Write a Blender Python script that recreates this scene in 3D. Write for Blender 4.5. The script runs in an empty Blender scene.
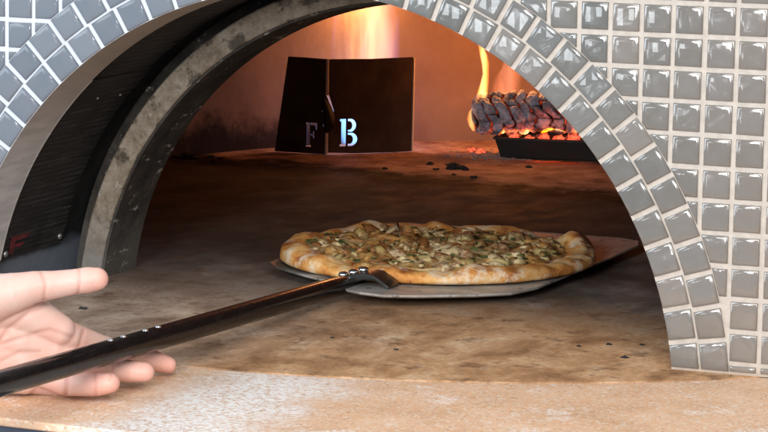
import bpy, bmesh, math, random
import numpy as np
from mathutils import Vector, Matrix, noise
R = math.radians
random.seed(7)
S = 0.0275                       # one tile pitch in metres; everything below is laid out in tile pitches
scene = bpy.context.scene
col = scene.collection

# ------------------------------------------------------------------ camera, world, lamps, exposure
CAM = Vector((35.092, -84.374, 17.224))
CR = Vector((0.93335437, 0.35859238, 0.01615937))
CU = Vector((-0.06632825, 0.12804873, 0.98954741))
CW = Vector((-0.35277498, 0.92467023, -0.14329965))
FPX = 2854.0
cd = bpy.data.cameras.new('camera'); cam = bpy.data.objects.new('camera', cd); col.objects.link(cam)
cd.sensor_width = 36; cd.lens = FPX / 768 * 36; cd.clip_start = 0.05; cd.clip_end = 60
cam.matrix_world = Matrix(((CR.x, CU.x, -CW.x, CAM.x * S), (CR.y, CU.y, -CW.y, CAM.y * S), (CR.z, CU.z, -CW.z, CAM.z * S), (0, 0, 0, 1)))
scene.camera = cam

def at(x, y, Y):                  # point of the place seen at pixel (x, y) of the 768 px photograph, at depth Y
    d = CW + CR * ((x - 384) / FPX) + CU * ((216 - y) / FPX)
    return CAM + d * ((Y - CAM.y) / d.y)

w = bpy.data.worlds.new('World'); scene.world = w; w.use_nodes = True
bg = w.node_tree.nodes['Background']; bg.inputs[0].default_value = (0.80, 0.86, 1.0, 1); bg.inputs[1].default_value = 0.50

def area(name, loc, target, sx, sy, power, color, spread=180):
    l = bpy.data.lights.new(name, 'AREA'); l.shape = 'RECTANGLE'; l.size = sx * S; l.size_y = sy * S
    l.energy = power; l.color = color; l.spread = R(spread)
    o = bpy.data.objects.new(name, l); col.objects.link(o); o.location = Vector(loc) * S
    o.rotation_euler = (Vector(target) - Vector(loc)).to_track_quat('-Z', 'Y').to_euler()
    return o
area('window_and_fill_light', (44, -68, 50), (0, 4, 0), 42, 30, 29, (1.0, 0.94, 0.88))
area('window_and_fill_light', (-52, -58, 30), (-4, 0, 4), 40, 34, 26, (0.80, 0.90, 1.0))
for wx, wz, ww, wh in ((-26.5, 6.5, 2.6, 5), (-22.5, 6.0, 2.6, 6), (-17.5, 5.5, 3.0, 7), (-12.5, 6.0, 2.0, 4)):
    area('window_pane_light', (wx, -83, wz), (wx + 31, 0, wz + 12), ww, wh, ww * wh * .024, (0.90, 0.96, 1.0))
area('window_and_fill_light', (10, -84, 24), (-3, 20, 2), 16, 14, 33, (0.95, 0.97, 1.0))  # unseen low fill, added to brighten the inside of the oven
area('ceiling_light', (6, -26, 66), (8, 0, 4), 5, 16, 1.8, (1.0, 0.90, 0.76))
area('ceiling_light', (20, -30, 66), (12, 0, 4), 5, 16, 1.8, (1.0, 0.92, 0.80))

def point(name, loc, power, color, rad):
    l = bpy.data.lights.new(name, 'POINT'); l.energy = power; l.color = color; l.shadow_soft_size = rad * S
    o = bpy.data.objects.new(name, l); col.objects.link(o); o.location = Vector(loc) * S
    return o
point('burner_fire_light', (-16.9, 49.3, 7.6), 0.58, (1.0, 0.36, 0.10), 0.9)
point('log_fire_light', (-9.6, 50.2, 4.8), 0.72, (1.0, 0.30, 0.075), 0.6)

scene.view_settings.view_transform = 'Standard'; scene.view_settings.look = 'None'
scene.view_settings.exposure = 0.0; scene.view_settings.gamma = 1.0
scene.cycles.max_bounces = 8; scene.cycles.use_denoising = True
scene.cycles.volume_bounces = 0

# ------------------------------------------------------------------ materials
class Mat:
    def __init__(s, name, base=(.5, .5, .5), rough=.5, metal=0., coat=0., spec=.5, coat_rough=.05):
        s.m = bpy.data.materials.new(name); s.m.use_nodes = True; s.t = s.m.node_tree; s.n = s.t.nodes
        s.b = s.n['Principled BSDF']; s.set(s.b, 'Base Color', (*base, 1)); s.set(s.b, 'Roughness', rough)
        s.set(s.b, 'Metallic', metal); s.set(s.b, 'Coat Weight', coat); s.set(s.b, 'Specular IOR Level', spec); s.set(s.b, 'Coat Roughness', coat_rough)
        s.co = s.n.new('ShaderNodeTexCoord').outputs['Object']
    def set(s, nd, k, v): nd.inputs[k].default_value = v
    def link(s, a, b): s.t.links.new(a, b)
    def mapping(s, scale=(1, 1, 1), rot=(0, 0, 0), loc=(0, 0, 0)):
        m = s.n.new('ShaderNodeMapping'); m.inputs['Scale'].default_value = [c / S for c in scale]
        m.inputs['Rotation'].default_value = rot; m.inputs['Location'].default_value = loc
        s.link(s.co, m.inputs['Vector']); return m.outputs[0]
    def noise(s, scale, detail=4, rough=.55, stretch=(1, 1, 1), rot=(0, 0, 0), dist=0., loc=(0, 0, 0)):
        n = s.n.new('ShaderNodeTexNoise'); s.link(s.mapping([scale * c for c in stretch], rot, loc), n.inputs['Vector'])
        n.inputs['Scale'].default_value = 1; n.inputs['Detail'].default_value = detail; n.inputs['Roughness'].default_value = rough
        n.inputs['Distortion'].default_value = dist; return n.outputs['Fac']
    def voro(s, scale, feature='F1', out='Distance', stretch=(1, 1, 1)):
        n = s.n.new('ShaderNodeTexVoronoi'); n.feature = feature
        s.link(s.mapping([scale * c for c in stretch]), n.inputs['Vector']); n.inputs['Scale'].default_value = 1
        return n.outputs[out]
    def ramp(s, f, stops, interp='LINEAR'):
        r = s.n.new('ShaderNodeValToRGB'); cr = r.color_ramp; cr.interpolation = interp
        while len(cr.elements) < len(stops): cr.elements.new(.5)
        for e, (p, c) in zip(cr.elements, stops):
            e.position = p; e.color = (*c, 1) if isinstance(c, tuple) else (c, c, c, 1)
        s.link(f, r.inputs[0]); return r.outputs[0]
    def mix(s, f, a, b, mode='MIX'):
        m = s.n.new('ShaderNodeMix'); m.data_type = 'RGBA'; m.blend_type = mode
        for v, i in ((f, 0), (a, 6), (b, 7)):
            if isinstance(v, (int, float)): m.inputs[i].default_value = v if i == 0 else (v, v, v, 1)
            elif isinstance(v, tuple): m.inputs[i].default_value = (*v, 1)
            else: s.link(v, m.inputs[i])
        return m.outputs[2]
    def math(s, op, a, b=0., c=0.):
        m = s.n.new('ShaderNodeMath'); m.operation = op
        for i, v in enumerate((a, b, c)):
            if isinstance(v, (int, float)): m.inputs[i].default_value = v
            else: s.link(v, m.inputs[i])
        return m.outputs[0]
    def rng(s, v, a, b, c=0., d=1., smooth=True):
        m = s.n.new('ShaderNodeMapRange'); m.interpolation_type = 'SMOOTHSTEP' if smooth else 'LINEAR'
        s.link(v, m.inputs[0])
        for i, q in enumerate((a, b, c, d)): m.inputs[i + 1].default_value = q
        return m.outputs[0]
    def xyz(s):
        m = s.n.new('ShaderNodeSeparateXYZ'); s.link(s.mapping(), m.inputs[0]); return m.outputs
    def base(s, o): s.link(o, s.b.inputs['Base Color']); return s
    def rough(s, o): s.link(o, s.b.inputs['Roughness']); return s
    def bump(s, o, strength=.3, dist=.05, normal=None):
        b = s.n.new('ShaderNodeBump'); b.inputs['Strength'].default_value = strength; b.inputs['Distance'].default_value = dist * S
        s.link(o, b.inputs['Height'])
        if normal is not None: s.link(normal, b.inputs['Normal'])
        s.link(b.outputs[0], s.b.inputs['Normal']); return b.outputs[0]
    def island(s):
        g = s.n.new('ShaderNodeNewGeometry'); return g.outputs['Random Per Island']
    def attr(s, name):
        a = s.n.new('ShaderNodeAttribute'); a.attribute_name = name; return a.outputs['Fac']

# --- glazed glass mosaic
m = Mat('glass_tile', (.3, .3, .3), .10, coat=1., spec=.5, coat_rough=.015)
isl = m.island()
c1 = m.ramp(isl, [(0, (.12, .122, .112)), (.4, (.16, .155, .138)), (.7, (.145, .15, .143)), (1, (.21, .19, .165))])
sx = m.xyz()
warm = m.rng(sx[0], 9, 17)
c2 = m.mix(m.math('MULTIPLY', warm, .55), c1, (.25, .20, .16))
c2 = m.mix(m.rng(sx[0], 2, -6), c2, m.mix(isl, (.145, .17, .20), (.185, .21, .24)))  # cool light from the left and warm from the right put into the colour
c3 = m.mix(m.rng(m.noise(2.2, 3), .35, .7, 0, .2), c2, (.21, .21, .205))
m.base(c3)
bw = m.math('MULTIPLY', m.noise(.95, 1.5, .45, dist=.9), m.math('MULTIPLY', m.rng(sx[0], -6, 6, .12, 1.), m.rng(isl, .15, .75, .35, 1.)))
m.bump(bw, .75, .11)
m.rough(m.rng(m.noise(4, 3), .3, .8, .08, .2))
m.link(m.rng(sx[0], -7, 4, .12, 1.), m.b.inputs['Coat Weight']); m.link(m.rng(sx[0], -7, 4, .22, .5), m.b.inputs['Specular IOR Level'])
M_TILE = m.m

m = Mat('grout', (.68, .63, .56), .85)
sx = m.xyz()
g1 = m.mix(m.rng(m.noise(3, 5), .3, .7), (.45, .40, .345), (.54, .485, .42))
g2 = m.mix(m.rng(sx[0], -6, 6), (.60, .635, .68), g1)  # grout tinted for the cool light on the left, warm on the right
low = m.rng(sx[2], 0.0, .5, .35, 0.)
g3 = m.mix(low, g2, (.32, .22, .13))
m.base(m.mix(m.rng(m.noise(.5, 3), .55, .75, 0, .25), g3, (.42, .38, .33))); m.bump(m.noise(14, 5), .4, .03)
M_GROUT = m.m

# --- hearth floor: terracotta refractory, soot and flour stained
m = Mat('hearth_stone', (.3, .2, .12), .8, spec=.12)
sx = m.xyz()
streak = m.noise(.42, 8, .62, (1.25, .8, 1), (0, 0, R(-20)), .35)
blot = m.noise(.16, 5, .6, dist=.7)
fine = m.noise(5, 6, .65)
front = m.ramp(streak, [(.30, (.22, .115, .055)), (.43, (.43, .235, .115)), (.55, (.61, .36, .19)), (.70, (.78, .55, .34))])
grey = m.ramp(streak, [(.30, (.15, .115, .09)), (.5, (.34, .27, .215)), (.7, (.54, .46, .39))])
# greyer towards the left of the mouth
gm = m.rng(m.math('ADD', sx[0], m.math('MULTIPLY', blot, 14)), 10.5, 0.5)
f1 = m.mix(m.math('MULTIPLY', gm, .85), front, grey)
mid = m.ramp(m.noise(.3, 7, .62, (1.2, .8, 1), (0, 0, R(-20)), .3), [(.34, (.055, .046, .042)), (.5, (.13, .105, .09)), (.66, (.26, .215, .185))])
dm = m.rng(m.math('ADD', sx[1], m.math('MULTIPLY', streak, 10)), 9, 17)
f2 = m.mix(dm, f1, mid)  # floor darkens past the mouth: shade inside the oven painted in
dark_l = m.rng(m.math('ADD', m.math('SUBTRACT', sx[1], m.math('MULTIPLY', sx[0], .9)), m.math('MULTIPLY', blot, 16)), 22, 34)
f2 = m.mix(m.math('MULTIPLY', dark_l, .6), f2, (.03, .027, .030))  # darker towards the left and the back
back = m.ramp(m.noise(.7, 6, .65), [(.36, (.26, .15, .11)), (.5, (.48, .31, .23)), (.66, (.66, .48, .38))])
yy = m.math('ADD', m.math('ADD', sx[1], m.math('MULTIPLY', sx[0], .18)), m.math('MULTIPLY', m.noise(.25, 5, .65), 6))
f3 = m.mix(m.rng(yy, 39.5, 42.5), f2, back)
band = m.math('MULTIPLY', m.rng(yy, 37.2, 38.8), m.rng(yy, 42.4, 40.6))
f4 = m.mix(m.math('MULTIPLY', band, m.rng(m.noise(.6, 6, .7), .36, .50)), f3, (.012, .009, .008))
spk = m.rng(m.voro(1.1), .05, .03)
f5 = m.mix(m.math('MULTIPLY', spk, m.rng(m.noise(.5, 2), .5, .55)), f4, (.02, .015, .01))
pale = m.rng(m.noise(.75, 6, .7, (1.2, .9, 1), (0, 0, R(-20))), .60, .74, 0, .6)
scr = m.rng(m.noise(1.3, 8, .75, (.22, 4.2, 1), (0, 0, R(-14))), .62, .70, 0, .65)
f5 = m.mix(m.math('MULTIPLY', scr, m.rng(sx[1], 30, 5)), f5, (.50, .38, .28))
dk = m.rng(m.noise(.8, 9, .72, (1, 1, 1), loc=(3, 5, 0)), .53, .64, 0, .6)
f5 = m.mix(m.math('MULTIPLY', dk, m.rng(sx[1], 30, 10)), f5, (.13, .07, .04))
f6 = m.mix(m.math('MULTIPLY', pale, m.rng(sx[1], 12, 4)), f5, (.60, .50, .38))
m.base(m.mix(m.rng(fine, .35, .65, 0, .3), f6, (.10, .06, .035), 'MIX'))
m.rough(m.rng(streak, .3, .7, .65, .9)); m.bump(m.math('ADD', m.math('MULTIPLY', fine, .5), m.noise(1.3, 6, .6)), .35, .06)
M_HEARTH = m.m

m = Mat('speckled_stone', (.6, .45, .33), .6, spec=.4)
sx = m.xyz()
a1 = m.ramp(m.noise(.35, 4, .6), [(.3, (.60, .365, .21)), (.55, (.74, .47, .29)), (.8, (.80, .57, .40))])
grain = m.voro(12, 'F1', 'Color')
gs = m.n.new('ShaderNodeSeparateColor'); m.link(grain, gs.inputs[0])
a2 = m.mix(m.rng(gs.outputs[0], .78, .8, 0, .55), a1, (.80, .70, .58))
a3 = m.mix(m.rng(gs.outputs[1], .955, .965, 0, .5), a2, (.32, .19, .12))
a4 = m.mix(m.rng(m.noise(11, 4, .7), .40, .7, 0, .28), a3, (.48, .31, .19))
# flour dusted patch
fx = m.rng(m.math('ABSOLUTE', m.math('SUBTRACT', sx[0], m.math('ADD', -0.3, m.math('MULTIPLY', m.noise(.5, 4, .7), 5)))), 3.6, .6)
fl = m.math('MULTIPLY', m.math('MULTIPLY', fx, m.rng(sx[1], -3.5, -7.5)), m.rng(m.noise(6, 7, .85), .42, .52))
fl2 = m.math('MULTIPLY', m.rng(m.noise(.5, 5, .75), .54, .64, 0, .7), m.rng(m.noise(7, 7, .85), .46, .56))
a5 = m.mix(m.math('MAXIMUM', fl, fl2), a4, (.92, .90, .87))
m.base(m.mix(m.rng(m.noise(1.6, 5, .75), .68, .72, 0, .5), a5, (.33, .19, .11)))
m.bump(m.math('ADD', m.noise(10, 5, .7), m.math('MULTIPLY', fl, .6)), .5, .04)
M_SLAB = m.m

m = Mat('counter_panel', (.05, .06, .085), .45, coat=.3); m.base(m.mix(m.noise(2, 4), (.035, .042, .06), (.06, .07, .095))); M_COUNTER = m.m

m = Mat('brushed_steel_trim', (.45, .42, .38), .5, metal=.0)
sx = m.xyz()
st = m.noise(1.2, 5, .6, (3, .5, 3)); 
t1 = m.mix(m.rng(st, .3, .7), (.50, .49, .48), (.66, .65, .63))
t2 = m.mix(m.rng(m.math('ADD', sx[2], m.math('MULTIPLY', st, 2)), 5.5, 10, 0, .7), t1, (.40, .32, .24))
m.base(t2); m.rough(m.rng(st, .3, .7, .38, .55)); m.bump(st, .1, .02); M_TRIM = m.m

m = Mat('sooty_liner', (.03, .03, .03), .6, metal=.2, spec=.3)
sx = m.xyz()
s1 = m.mix(m.rng(m.noise(.6, 5, .6), .35, .7), (.012, .013, .014), (.032, .031, .030))
s2 = m.mix(m.rng(m.math('ADD', sx[2], m.math('MULTIPLY', m.noise(.8, 4), .8)), 1.9, 1.3), s1, (.17, .20, .245))
m.base(s2); m.rough(m.rng(m.noise(1.5, 4), .3, .7, .5, .75)); m.bump(m.noise(6, 5), .2, .03); M_LINER = m.m

m = Mat('sooty_sheet', (.03, .03, .03), .5, metal=.4, spec=.3)
ln = m.noise(1.0, 6, .75, (.35, .35, 9))
l2 = m.mix(m.rng(ln, .42, .68), (.020, .019, .021), (.10, .092, .09))
sx = m.xyz()
w1 = m.math('ABSOLUTE', m.math('SINE', m.math('MULTIPLY', sx[2], 17))); w2 = m.math('ABSOLUTE', m.math('SINE', m.math('MULTIPLY', sx[1], 15)))
l2 = m.mix(m.math('MULTIPLY', m.rng(m.math('MULTIPLY', w1, w2), .45, .75), .75), m.mix(.35, l2, (.05, .048, .048)), (.010, .010, .011))
m.base(m.mix(m.rng(m.noise(.5, 4), .45, .75, 0, .8), l2, (.014, .014, .016))); m.rough(m.rng(ln, .3, .7, .42, .7)); m.bump(m.math('ADD', ln, m.math('MULTIPLY', m.math('MULTIPLY', w1, w2), -.5)), .3, .03); M_SHEET = m.m

m = Mat('sooty_sheet_edge', (.22, .19, .16), .5, metal=.5); m.base(m.mix(m.noise(3, 4), (.22, .20, .18), (.62, .58, .53))); M_EDGE = m.m

m = Mat('ring_iron', (.2, .17, .13), .75, metal=.2, spec=.3)
sx = m.xyz()
r1 = m.ramp(m.noise(1.7, 9, .75), [(.34, (.15, .115, .08)), (.5, (.26, .215, .16)), (.66, (.36, .31, .25))])
scale = m.rng(m.noise(1.5, 7, .75, (1, 1, .7)), .60, .66)
r2 = m.mix(m.math('MULTIPLY', scale, .8), r1, (.45, .42, .37))
r3 = m.mix(m.rng(m.math('ADD', sx[2], m.math('MULTIPLY', m.noise(1, 5), 3)), 4.2, 2.0, 0, .6), r2, (.26, .26, .25))
m.base(m.mix(m.rng(m.noise(.6, 8, .75), .54, .62, 0, .85), r3, (.045, .035, .025))); m.bump(m.noise(4, 7, .7), .6, .06); M_RING = m.m

m = Mat('ring_inside', (.04, .035, .03), .8, spec=.25)
sx = m.xyz()
i1 = m.ramp(m.noise(1.1, 6, .7), [(.35, (.022, .019, .016)), (.6, (.055, .047, .038)), (.8, (.15, .13, .105))])
i2 = m.mix(m.rng(m.math('ADD', sx[2], m.math('MULTIPLY', m.noise(1, 5), 3)), 4.5, 2.0, 0, .6), i1, (.13, .12, .105))
m.base(m.mix(m.math('MULTIPLY', m.rng(m.noise(2.0, 6, .75, (1, .5, 1)), .60, .64), .8), i2, (.36, .33, .28))); m.bump(m.noise(4, 6, .7), .6, .06); M_RINGIN = m.m

m = Mat('refractory_dome', (.4, .3, .22), .9, spec=.2)
sx = m.xyz()
d1 = m.ramp(m.noise(.22, 6, .6), [(.3, (.33, .225, .155)), (.55, (.42, .30, .21)), (.8, (.50, .38, .28))])
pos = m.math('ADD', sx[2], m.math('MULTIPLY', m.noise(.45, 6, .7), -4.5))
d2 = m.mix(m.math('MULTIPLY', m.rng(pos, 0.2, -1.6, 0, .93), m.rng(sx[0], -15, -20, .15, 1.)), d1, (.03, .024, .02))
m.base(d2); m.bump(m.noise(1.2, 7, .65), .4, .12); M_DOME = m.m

m = Mat('blackened_steel', (.03, .024, .02), .55, metal=.35, spec=.3)
m.base(m.mix(m.rng(m.noise(.7, 5, .6), .35, .75), (.055, .040, .035), (.10, .070, .056))); m.rough(m.rng(m.noise(1.2, 4), .3, .7, .4, .65)); m.bump(m.noise(3, 4), .15, .03); M_GUARD = m.m
m = Mat('pale_seam_edge', (.75, .62, .45), .5, metal=0.); m.base(m.mix(m.noise(4, 3), (.8, .7, .55), (.95, .88, .75))); M_SEAM = m.m  # pale tone carries the firelight along the guard's fold
m = Mat('tray_iron', (.02, .018, .016), .6, metal=.3); m.base(m.mix(m.noise(2, 4), (.012, .011, .010), (.035, .03, .026))); M_TRAY = m.m

m = Mat('peel_steel', (.55, .53, .5), .3, metal=.45)
pn = m.noise(.9, 6, .65, (1, 1.6, 1)); sc = m.noise(3, 6, .8, (5, .4, 1), (0, 0, R(8)))
p1 = m.ramp(pn, [(.3, (.34, .32, .28)), (.55, (.56, .54, .50)), (.8, (.72, .70, .66))])
sx = m.xyz()
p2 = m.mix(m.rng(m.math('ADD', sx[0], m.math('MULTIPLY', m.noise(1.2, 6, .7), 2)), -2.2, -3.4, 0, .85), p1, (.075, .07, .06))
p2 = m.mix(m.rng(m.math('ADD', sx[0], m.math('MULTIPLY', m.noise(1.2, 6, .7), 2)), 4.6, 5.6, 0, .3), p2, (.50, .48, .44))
m.base(m.mix(m.rng(m.noise(1.6, 6, .75), .56, .64, 0, .8), p2, (.07, .055, .045))); m.rough(m.rng(sc, .3, .7, .28, .5)); m.bump(sc, .08, .02); M_PEEL = m.m
m = Mat('peel_bracket', (.05, .05, .045), .35, metal=.7); m.base(m.mix(m.noise(2, 4), (.03, .03, .027), (.10, .095, .085))); M_BRACKET = m.m
m = Mat('black_anodised', (.012, .010, .010), .18, metal=.0, coat=.12, spec=.15, coat_rough=.08)
m.base(m.mix(m.rng(m.noise(3, 6, .7, (6, .3, 6)), .5, .75), (.010, .008, .008), (.03, .025, .024))); m.rough(m.rng(m.noise(2, 5, .7), .3, .7, .14, .3)); M_POLE = m.m
m = Mat('polished_rivet', (.85, .85, .85), .12, metal=1.); m.rough(m.rng(m.noise(6, 3), .3, .7, .08, .22)); M_RIVET = m.m
m = Mat('dull_rivet', (.35, .35, .36), .35, metal=.8); m.base(m.mix(m.noise(6, 3), (.2, .2, .2), (.5, .5, .5))); M_RIVET2 = m.m
m = Mat('red_paint', (.26, .018, .02), .7); m.base(m.mix(m.rng(m.noise(5, 5, .8), .35, .60), (.24, .018, .022), (.05, .012, .014))); M_RED = m.m

# --- pizza
m = Mat('baked_crust', (.6, .4, .2), .65, spec=.35)
m.b.inputs['Subsurface Weight'].default_value = .12; m.b.inputs['Subsurface Radius'].default_value = (.01, .005, .002); m.b.inputs['Subsurface Scale'].default_value = .3
sx = m.xyz()
k1 = m.ramp(m.noise(.75, 5, .6), [(.36, (.80, .56, .30)), (.44, (.76, .43, .15)), (.52, (.66, .28, .06)), (.62, (.33, .10, .025))])
ch = m.attr('char')
k2 = m.mix(m.rng(m.math('ADD', ch, m.math('MULTIPLY', m.noise(1.5, 6, .7), .9)), .70, 1.15), k1, (.13, .042, .015))
k3 = m.mix(m.rng(m.noise(2.4, 6, .75), .60, .68, 0, .7), k2, (.28, .09, .025))
m.base(m.mix(m.rng(m.noise(1.1, 6, .7, loc=(7, 0, 3)), .50, .62, 0, .7), k3, (.86, .72, .52))); m.bump(m.math('ADD', m.noise(3, 6, .7), m.math('MULTIPLY', m.noise(1, 3), 1.2)), .5, .10); M_CRUST = m.m
m = Mat('melted_cheese', (.6, .45, .2), .38, spec=.5)
h1 = m.ramp(m.noise(1.1, 6, .7), [(.34, (.20, .06, .018)), (.44, (.52, .24, .06)), (.53, (.62, .42, .17)), (.66, (.66, .52, .28))])
m.base(m.mix(m.rng(m.noise(1.9, 5, .7), .58, .68, 0, .7), h1, (.17, .17, .055))); m.bump(m.noise(2.2, 6, .7), .7, .12); M_CHEESE = m.m
m = Mat('topping_chunk', (.6, .5, .3), .45, spec=.5)
isl = m.island()
q1 = m.ramp(isl, [(0, (.74, .58, .32)), (.3, (.56, .44, .20)), (.5, (.42, .31, .11)), (.68, (.58, .30, .08)), (.82, (.30, .12, .035)), (1, (.74, .60, .36))])
m.base(m.mix(m.rng(m.noise(2.4, 6, .75), .44, .58, 0, .85), q1, (.23, .09, .025))); m.bump(m.noise(4, 4), .4, .06); M_CHUNK = m.m
m = Mat('herb_leaf', (.07, .09, .02), .5); m.base(m.ramp(m.island(), [(0, (.035, .045, .012)), (.5, (.10, .115, .03)), (1, (.085, .05, .018))])); M_HERB = m.m

# --- skin
m = Mat('skin', (.72, .45, .36), .48, spec=.4)
m.b.inputs['Subsurface Weight'].default_value = .25; m.b.inputs['Subsurface Radius'].default_value = (.012, .004, .002); m.b.inputs['Subsurface Scale'].default_value = .5
n1 = m.noise(.55, 4, .55)
e1 = m.mix(m.rng(n1, .35, .7), (.70, .50, .42), (.68, .41, .33))
tipa = m.attr('blush')
e2 = m.mix(m.math('MULTIPLY', tipa, .6), e1, (.76, .36, .28))
cr_ = m.attr('crease')
m.base(m.mix(m.math('MULTIPLY', cr_, .35), e2, (.52, .23, .17))); m.bump(m.math('ADD', m.voro(9), m.noise(20, 3)), .12, .03); M_SKIN = m.m

# --- fire
def flame_mat(name, stops, strength, nscale, stretch, halo=None, lo=.35, hi=.65, zstops=None):
    mm = bpy.data.materials.new(name); mm.use_nodes = True; t = mm.node_tree; n = t.nodes; n.clear()
    out = n.new('ShaderNodeOutputMaterial'); em = n.new('ShaderNodeEmission'); t.links.new(em.outputs[0], out.inputs['Volume'])
    tc = n.new('ShaderNodeTexCoord')
    mp = n.new('ShaderNodeMapping'); t.links.new(tc.outputs['Object'], mp.inputs[0]); mp.inputs['Scale'].default_value = [c * nscale / S for c in stretch]
    nz = n.new('ShaderNodeTexNoise'); t.links.new(mp.outputs[0], nz.inputs['Vector']); nz.inputs['Scale'].default_value = 1; nz.inputs['Detail'].default_value = 3; nz.inputs['Distortion'].default_value = .6
    mr = n.new('ShaderNodeMapRange'); t.links.new(nz.outputs['Fac'], mr.inputs[0]); mr.inputs[1].default_value = lo; mr.inputs[2].default_value = hi
    ge = n.new('ShaderNodeTexCoord'); sp = n.new('ShaderNodeSeparateXYZ'); t.links.new(ge.outputs['Generated'], sp.inputs[0])
    # radial distance in the flame's own box
    def mth(op, a, b=0.):
        k = n.new('ShaderNodeMath'); k.operation = op
        for i, v in enumerate((a, b)):
            if isinstance(v, (int, float)): k.inputs[i].default_value = v
            else: t.links.new(v, k.inputs[i])
        return k.outputs[0]
    rx = mth('MULTIPLY', mth('SUBTRACT', sp.outputs[0], .5), 2.); ry = mth('MULTIPLY', mth('SUBTRACT', sp.outputs[1], .5), 2.)
    r = mth('SQRT', mth('ADD', mth('MULTIPLY', rx, rx), mth('MULTIPLY', ry, ry)))
    rr = mth('ADD', r, mth('MULTIPLY', mth('SUBTRACT', nz.outputs['Fac'], .5), .7))
    ra = n.new('ShaderNodeValToRGB')
    while len(ra.color_ramp.elements) < len(stops): ra.color_ramp.elements.new(.5)
    for e, (p, c) in zip(ra.color_ramp.elements, stops): e.position = p; e.color = (*c, 1)
    t.links.new(rr, ra.inputs[0])
    c = ra.outputs[0]
    s = mth('MULTIPLY', mr.outputs[0], strength / S)
    if zstops:
        zr = n.new('ShaderNodeValToRGB')
        while len(zr.color_ramp.elements) < len(zstops): zr.color_ramp.elements.new(.5)
        for e, (p, cc, a) in zip(zr.color_ramp.elements, zstops): e.position = p; e.color = (*cc, a)
        t.links.new(sp.outputs[2], zr.inputs[0])
        mx = n.new('ShaderNodeMix'); mx.data_type = 'RGBA'; t.links.new(zr.outputs['Alpha'], mx.inputs[0]); t.links.new(c, mx.inputs[6]); t.links.new(zr.outputs['Color'], mx.inputs[7]); c = mx.outputs[2]
        s = mth('ADD', mth('MULTIPLY', s, .85), mth('MULTIPLY', zr.outputs['Alpha'], strength / S * .5))
    t.links.new(c, em.inputs[0]); t.links.new(s, em.inputs[1])
    return mm
M_GAS = flame_mat('gas_flame', [(0, (1, .58, .26)), (.5, (1, .52, .22)), (.76, (.75, .40, .25)), (.9, (.14, .08, .26)), (1, (0, 0, 0))], 1.5, .85, (1, 1, .16), lo=.42, hi=.62,
                  zstops=[(0, (.16, .42, .95), 1.), (.15, (.16, .42, .95), 1.), (.27, (.4, .3, .5), 0.), (1, (1, 1, 1), 0.)])
M_FIRE = flame_mat('wood_flame', [(0, (1, .62, .24)), (.5, (1, .40, .09)), (.85, (.9, .15, .02)), (1, (.2, .02, 0))], 9, 1.2, (1, 1, .4), lo=.15, hi=.5)
M_FAINT = flame_mat('faint_flame', [(0, (1, .38, .22)), (.6, (.9, .22, .10)), (1, (.1, .02, .0))], 1.3, 1.4, (1, 1, .4), lo=.3, hi=.6)

m = Mat('charred_log', (.2, .16, .15), .9, spec=.2)
cr_ = m.attr('crack')
ash = m.ramp(m.noise(1.4, 6, .7), [(.30, (.10, .10, .13)), (.44, (.26, .27, .33)), (.58, (.60, .64, .76)), (.8, (.80, .86, .95))])
lb = m.mix(m.rng(cr_, .35, .75), ash, (.015, .008, .007)); m.base(lb)
hot = m.attr('hot')
glow = m.math('ADD', m.math('MULTIPLY', m.math('MULTIPLY', m.rng(cr_, .6, .95), .50), m.rng(m.noise(1.1, 3), .42, .66)), m.math('MULTIPLY', hot, m.rng(m.noise(.55, 4, .6), .50, .66, 0, 2.6)))
m.set(m.b, 'Emission Color', (1, .13, .025, 1)); 
ec = m.ramp(m.math('MULTIPLY', glow, .4), [(0, (.8, .05, .02)), (.5, (1, .22, .04)), (1, (1, .55, .2))]); m.link(ec, m.b.inputs['Emission Color'])
m.link(m.math('MULTIPLY', glow, 1.3), m.b.inputs['Emission Strength']); m.bump(m.noise(5, 6, .7), .7, .08); M_LOG = m.m
m = Mat('glowing_ember', (.25, .12, .10), .9)
eg = m.rng(m.noise(2.6, 5, .7), .40, .62); m.set(m.b, 'Emission Color', (1, .12, .05, 1)); m.link(m.math('MULTIPLY', eg, 1.6), m.b.inputs['Emission Strength']); m.base(m.mix(eg, (.12, .08, .075), (.5, .15, .1))); M_EMBER = m.m
m = Mat('charcoal', (.02, .017, .015), .9); m.base(m.mix(m.noise(5, 4), (.008, .007, .006), (.035, .03, .028))); m.bump(m.noise(8, 4), .6, .05); M_COAL = m.m
m = Mat('ash_dust', (.35, .27, .24), .95); m.base(m.mix(m.noise(5, 5), (.14, .10, .09), (.50, .42, .38))); m.bump(m.noise(8, 4), .6, .05); M_ASH = m.m

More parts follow.
